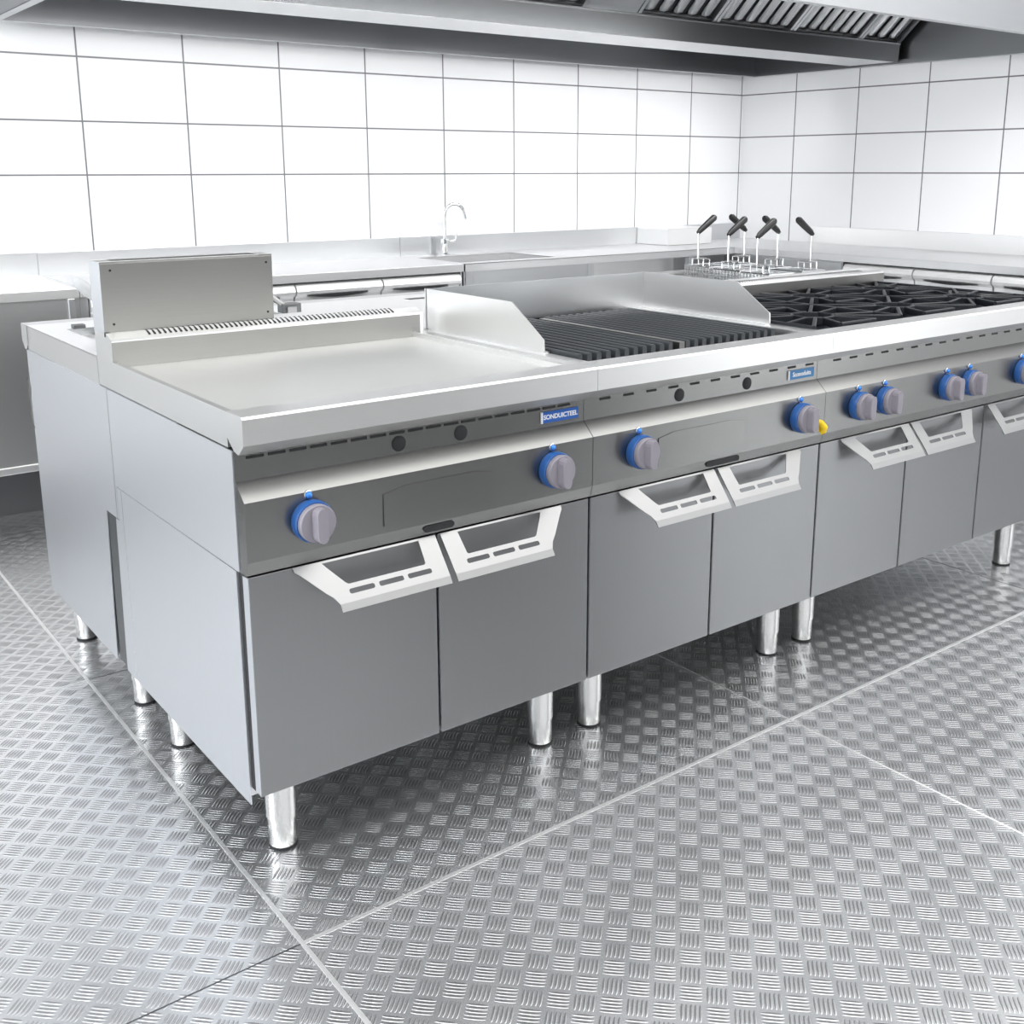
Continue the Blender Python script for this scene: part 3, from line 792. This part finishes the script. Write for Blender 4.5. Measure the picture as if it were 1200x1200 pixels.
for y in (hy0 + fl, hy1 - fl - .002): c.box(hx0 + fl, hx1 - fl, y, y + .002, hz, hz + .022, 'canopy')
for x in (hx0 + fl, hx1 - fl - .002): c.box(x, x + .002, hy0 + fl, hy1 - fl, hz, hz + .022, 'canopy')
c.build('rim', HD)
ny, fy_, cz0, cz1 = 1.970, 2.255, 1.880, 1.973
c = MB()
r = 0.03
pl = [(0.40, cz0), (4.655, cz0)] + [(4.655 + r * sin(a), cz0 + r - r * cos(a)) for a in [pi / 2 * k / 5 for k in range(1, 6)]] + [(4.685, cz1), (0.40, cz1)]
c.ext(pl, ny, fy_, 'channel', axis='y')
c.box(0.40, 4.64, ny + .003, fy_ - .002, cz0 - .0012, cz0 + .001, 'steel')  # paler underside sheet, bounce light put into its colour
c.box(0.40, 4.685, ny - .006, ny + .01, cz1 - .002, cz1 + .004, 'polished')
c.build('grease_channel', HD)
sl_y, sl_z = -0.737, 0.676                                  # filters climb towards the room
def on_slope(x, d, h): return (x, ny + 0.005 + sl_y * d + 0.676 * h * -1, cz1 + 0.004 + sl_z * d - 0.737 * h)
def slope_box(mb, xa, xb, d0, d1, h0, h1, m):
    vs = [on_slope(x, d, h) for h in (h0, h1) for d in (d0, d1) for x in (xa, xb)]
    mb.add(vs, [(0, 2, 3, 1), (4, 5, 7, 6), (0, 1, 5, 4), (2, 6, 7, 3), (0, 4, 6, 2), (1, 3, 7, 5)], m)
LEN = 0.62
def filt(xa, xb):
    mb = MB()
    slope_box(mb, xa + .002, xb - .002, 0.0, LEN, -.035, -.030, 'dark')
    slope_box(mb, xa + .002, xa + .022, 0.0, LEN, -.03, 0.002, 'steel_hood'); slope_box(mb, xb - .022, xb - .002, 0.0, LEN, -.03, 0.002, 'steel_hood')
    slope_box(mb, xa + .002, xb - .002, 0.0, .012, -.03, -.004, 'dark_steel')
    slope_box(mb, xa + .002, xb - .002, LEN - .02, LEN, -.03, 0.002, 'steel_hood')
    p = 0.0775; nsl = int((xb - xa - .05) / p); st = (xb - xa - .05) / nsl
    for k in range(nsl):
        a = xa + .025 + (k + .5) * st
        w_ = st * .30
        # rounded baffle channel
        n_ = 7; vs = []
        for d, kk in ((.014, .35), (.03, 1.0), (LEN - .03, 1.0)):
            for i in range(n_):
                t_ = pi * i / (n_ - 1)
                vs.append(on_slope(a - w_ * cos(t_) * (0.55 + .45 * kk), d, -.022 + .020 * kk * sin(t_)))
        fs = [(j * n_ + i, j * n_ + i + 1, (j + 1) * n_ + i + 1, (j + 1) * n_ + i) for j in range(2) for i in range(n_ - 1)]
        fs.append(tuple(range(n_)))
        mb.add(vs, fs, 'slat', True)
    return mb.build('baffle_filter', HD)
def blank(xa, xb):
    mb = MB(); slope_box(mb, xa + .001, xb - .001, 0.0, LEN, -.006, 0.0, 'steel_hood'); return mb.build('blank_panel', HD)
for a, b_ in ((0.92, 1.44), (1.46, 1.94), (1.95, 2.45), (2.745, 3.24), (3.24, 3.79), (3.79, 4.34), (4.34, 4.69)): filt(a, b_)
for a, b_ in ((0.40, 0.92), (1.44, 1.46), (1.94, 1.95), (2.45, 2.745)): blank(a, b_)
mb = MB()                                                    # plain sheet on the far side of the V
mb.add([(0.40, fy_, cz1), (4.69, fy_, cz1), (4.69, fy_ + .45, cz1 + .46), (0.40, fy_ + .45, cz1 + .46)], [(0, 1, 2, 3)], 'steel_hood')
mb.add([(0.40, fy_, cz1 + .004), (4.69, fy_, cz1 + .004), (4.69, fy_ + .45, cz1 + .464), (0.40, fy_ + .45, cz1 + .464)], [(3, 2, 1, 0)], 'steel_hood')
mb.build('rear_sheet', HD)

# ------------------------------------------------------------------ light
def area(name, loc, sx, sy, power, rot=(0, 0, 0), col=(1, 1, 1)):
    l = bpy.data.lights.new(name, 'AREA'); l.shape = 'RECTANGLE'; l.size = sx; l.size_y = sy; l.energy = power; l.color = col
    o = bpy.data.objects.new(name, l); o.location = loc; o.rotation_euler = rot; C.objects.link(o); return o
area('room_fill', (0.0, -4.55, 1.95), 6.0, 1.3, 30, rot=(pi / 2, 0, 0), col=(0.98, 0.99, 1.0))  # added unseen fill from the front, no window modelled there
area('ceiling_light', (2.0, -0.95, 2.72), 5.2, 1.8, 52, col=(1.0, 0.99, 0.97))
area('ceiling_light', (-1.2, -0.2, 2.72), 0.6, 2.0, 24, col=(0.97, 0.99, 1.0))
area('hood_fill', (2.15, 0.868, 1.90), 3.3, 0.05, 11, rot=(radians(70), 0, 0), col=(1.0, 1.0, 1.0))  # added unseen fill behind the fascia, brightens the back wall
area('hood_fill', (2.2, 1.02, 2.40), 3.6, 0.15, 16, col=(1.0, 1.0, 1.0)).data.spread = radians(150)  # added unseen fill pointing down, brightens the island tops
area('hood_fill', (1.45, 2.275, 1.90), 1.9, 0.05, 2.2, rot=(radians(46), 0, 0), col=(1.0, 1.0, 1.0)).data.spread = radians(104)  # added unseen fill behind the channel, left part of the back wall
area('hood_fill', (3.52, 2.275, 1.90), 2.0, 0.05, 3.6, rot=(radians(46), 0, 0), col=(1.0, 1.0, 1.0)).data.spread = radians(104)  # added unseen fill behind the channel, right part of the back wall
area('room_fill', (-3.15, 0.6, 1.75), 5.0, 1.4, 84, rot=(0, -pi / 2, 0), col=(0.95, 0.98, 1.0))  # added unseen fill from the left, brightens side panels and walls
area('room_fill', (4.70, -2.9, 1.3), 2.4, 1.4, 15, rot=(0, pi / 2, 0), col=(0.97, 0.99, 1.0))  # added unseen fill from the right, brightens the gas range doors
wd = bpy.data.worlds.new('world'); bpy.context.scene.world = wd; wd.use_nodes = True
wd.node_tree.nodes['Background'].inputs[0].default_value = (1, 1, 1, 1)
wd.node_tree.nodes['Background'].inputs[1].default_value = 0.3

# ------------------------------------------------------------------ camera
YAW, TILT, ROLL = 0.6525726, 0.2259893, -0.0014573
F, CX, CY = 1276.632, 617.646, 493.827
cd = bpy.data.cameras.new('camera'); cam = bpy.data.objects.new('camera', cd); C.objects.link(cam)
fwd = Vector((sin(YAW) * cos(TILT), cos(YAW) * cos(TILT), -sin(TILT)))
rt = Vector((cos(YAW), -sin(YAW), 0)); up = rt.cross(fwd)
r2 = rt * cos(ROLL) + up * sin(ROLL); u2 = up * cos(ROLL) - rt * sin(ROLL)
mw = Matrix(((r2.x, u2.x, -fwd.x, -0.709649), (r2.y, u2.y, -fwd.y, -1.748854), (r2.z, u2.z, -fwd.z, 1.305299), (0, 0, 0, 1)))
cam.matrix_world = mw
cd.sensor_width = 36; cd.sensor_fit = 'HORIZONTAL'; cd.lens = F / 1200 * 36
cd.shift_x = -(CX - 600) / 1200; cd.shift_y = (CY - 600) / 1200
cd.clip_start = 0.05
sc = bpy.context.scene
sc.camera = cam
sc.cycles.sample_clamp_indirect = 4.0
sc.view_settings.view_transform = 'Standard'; sc.view_settings.look = 'None'
sc.view_settings.exposure = 0.82; sc.view_settings.gamma = 1.0; sc.view_settings.use_curve_mapping = False
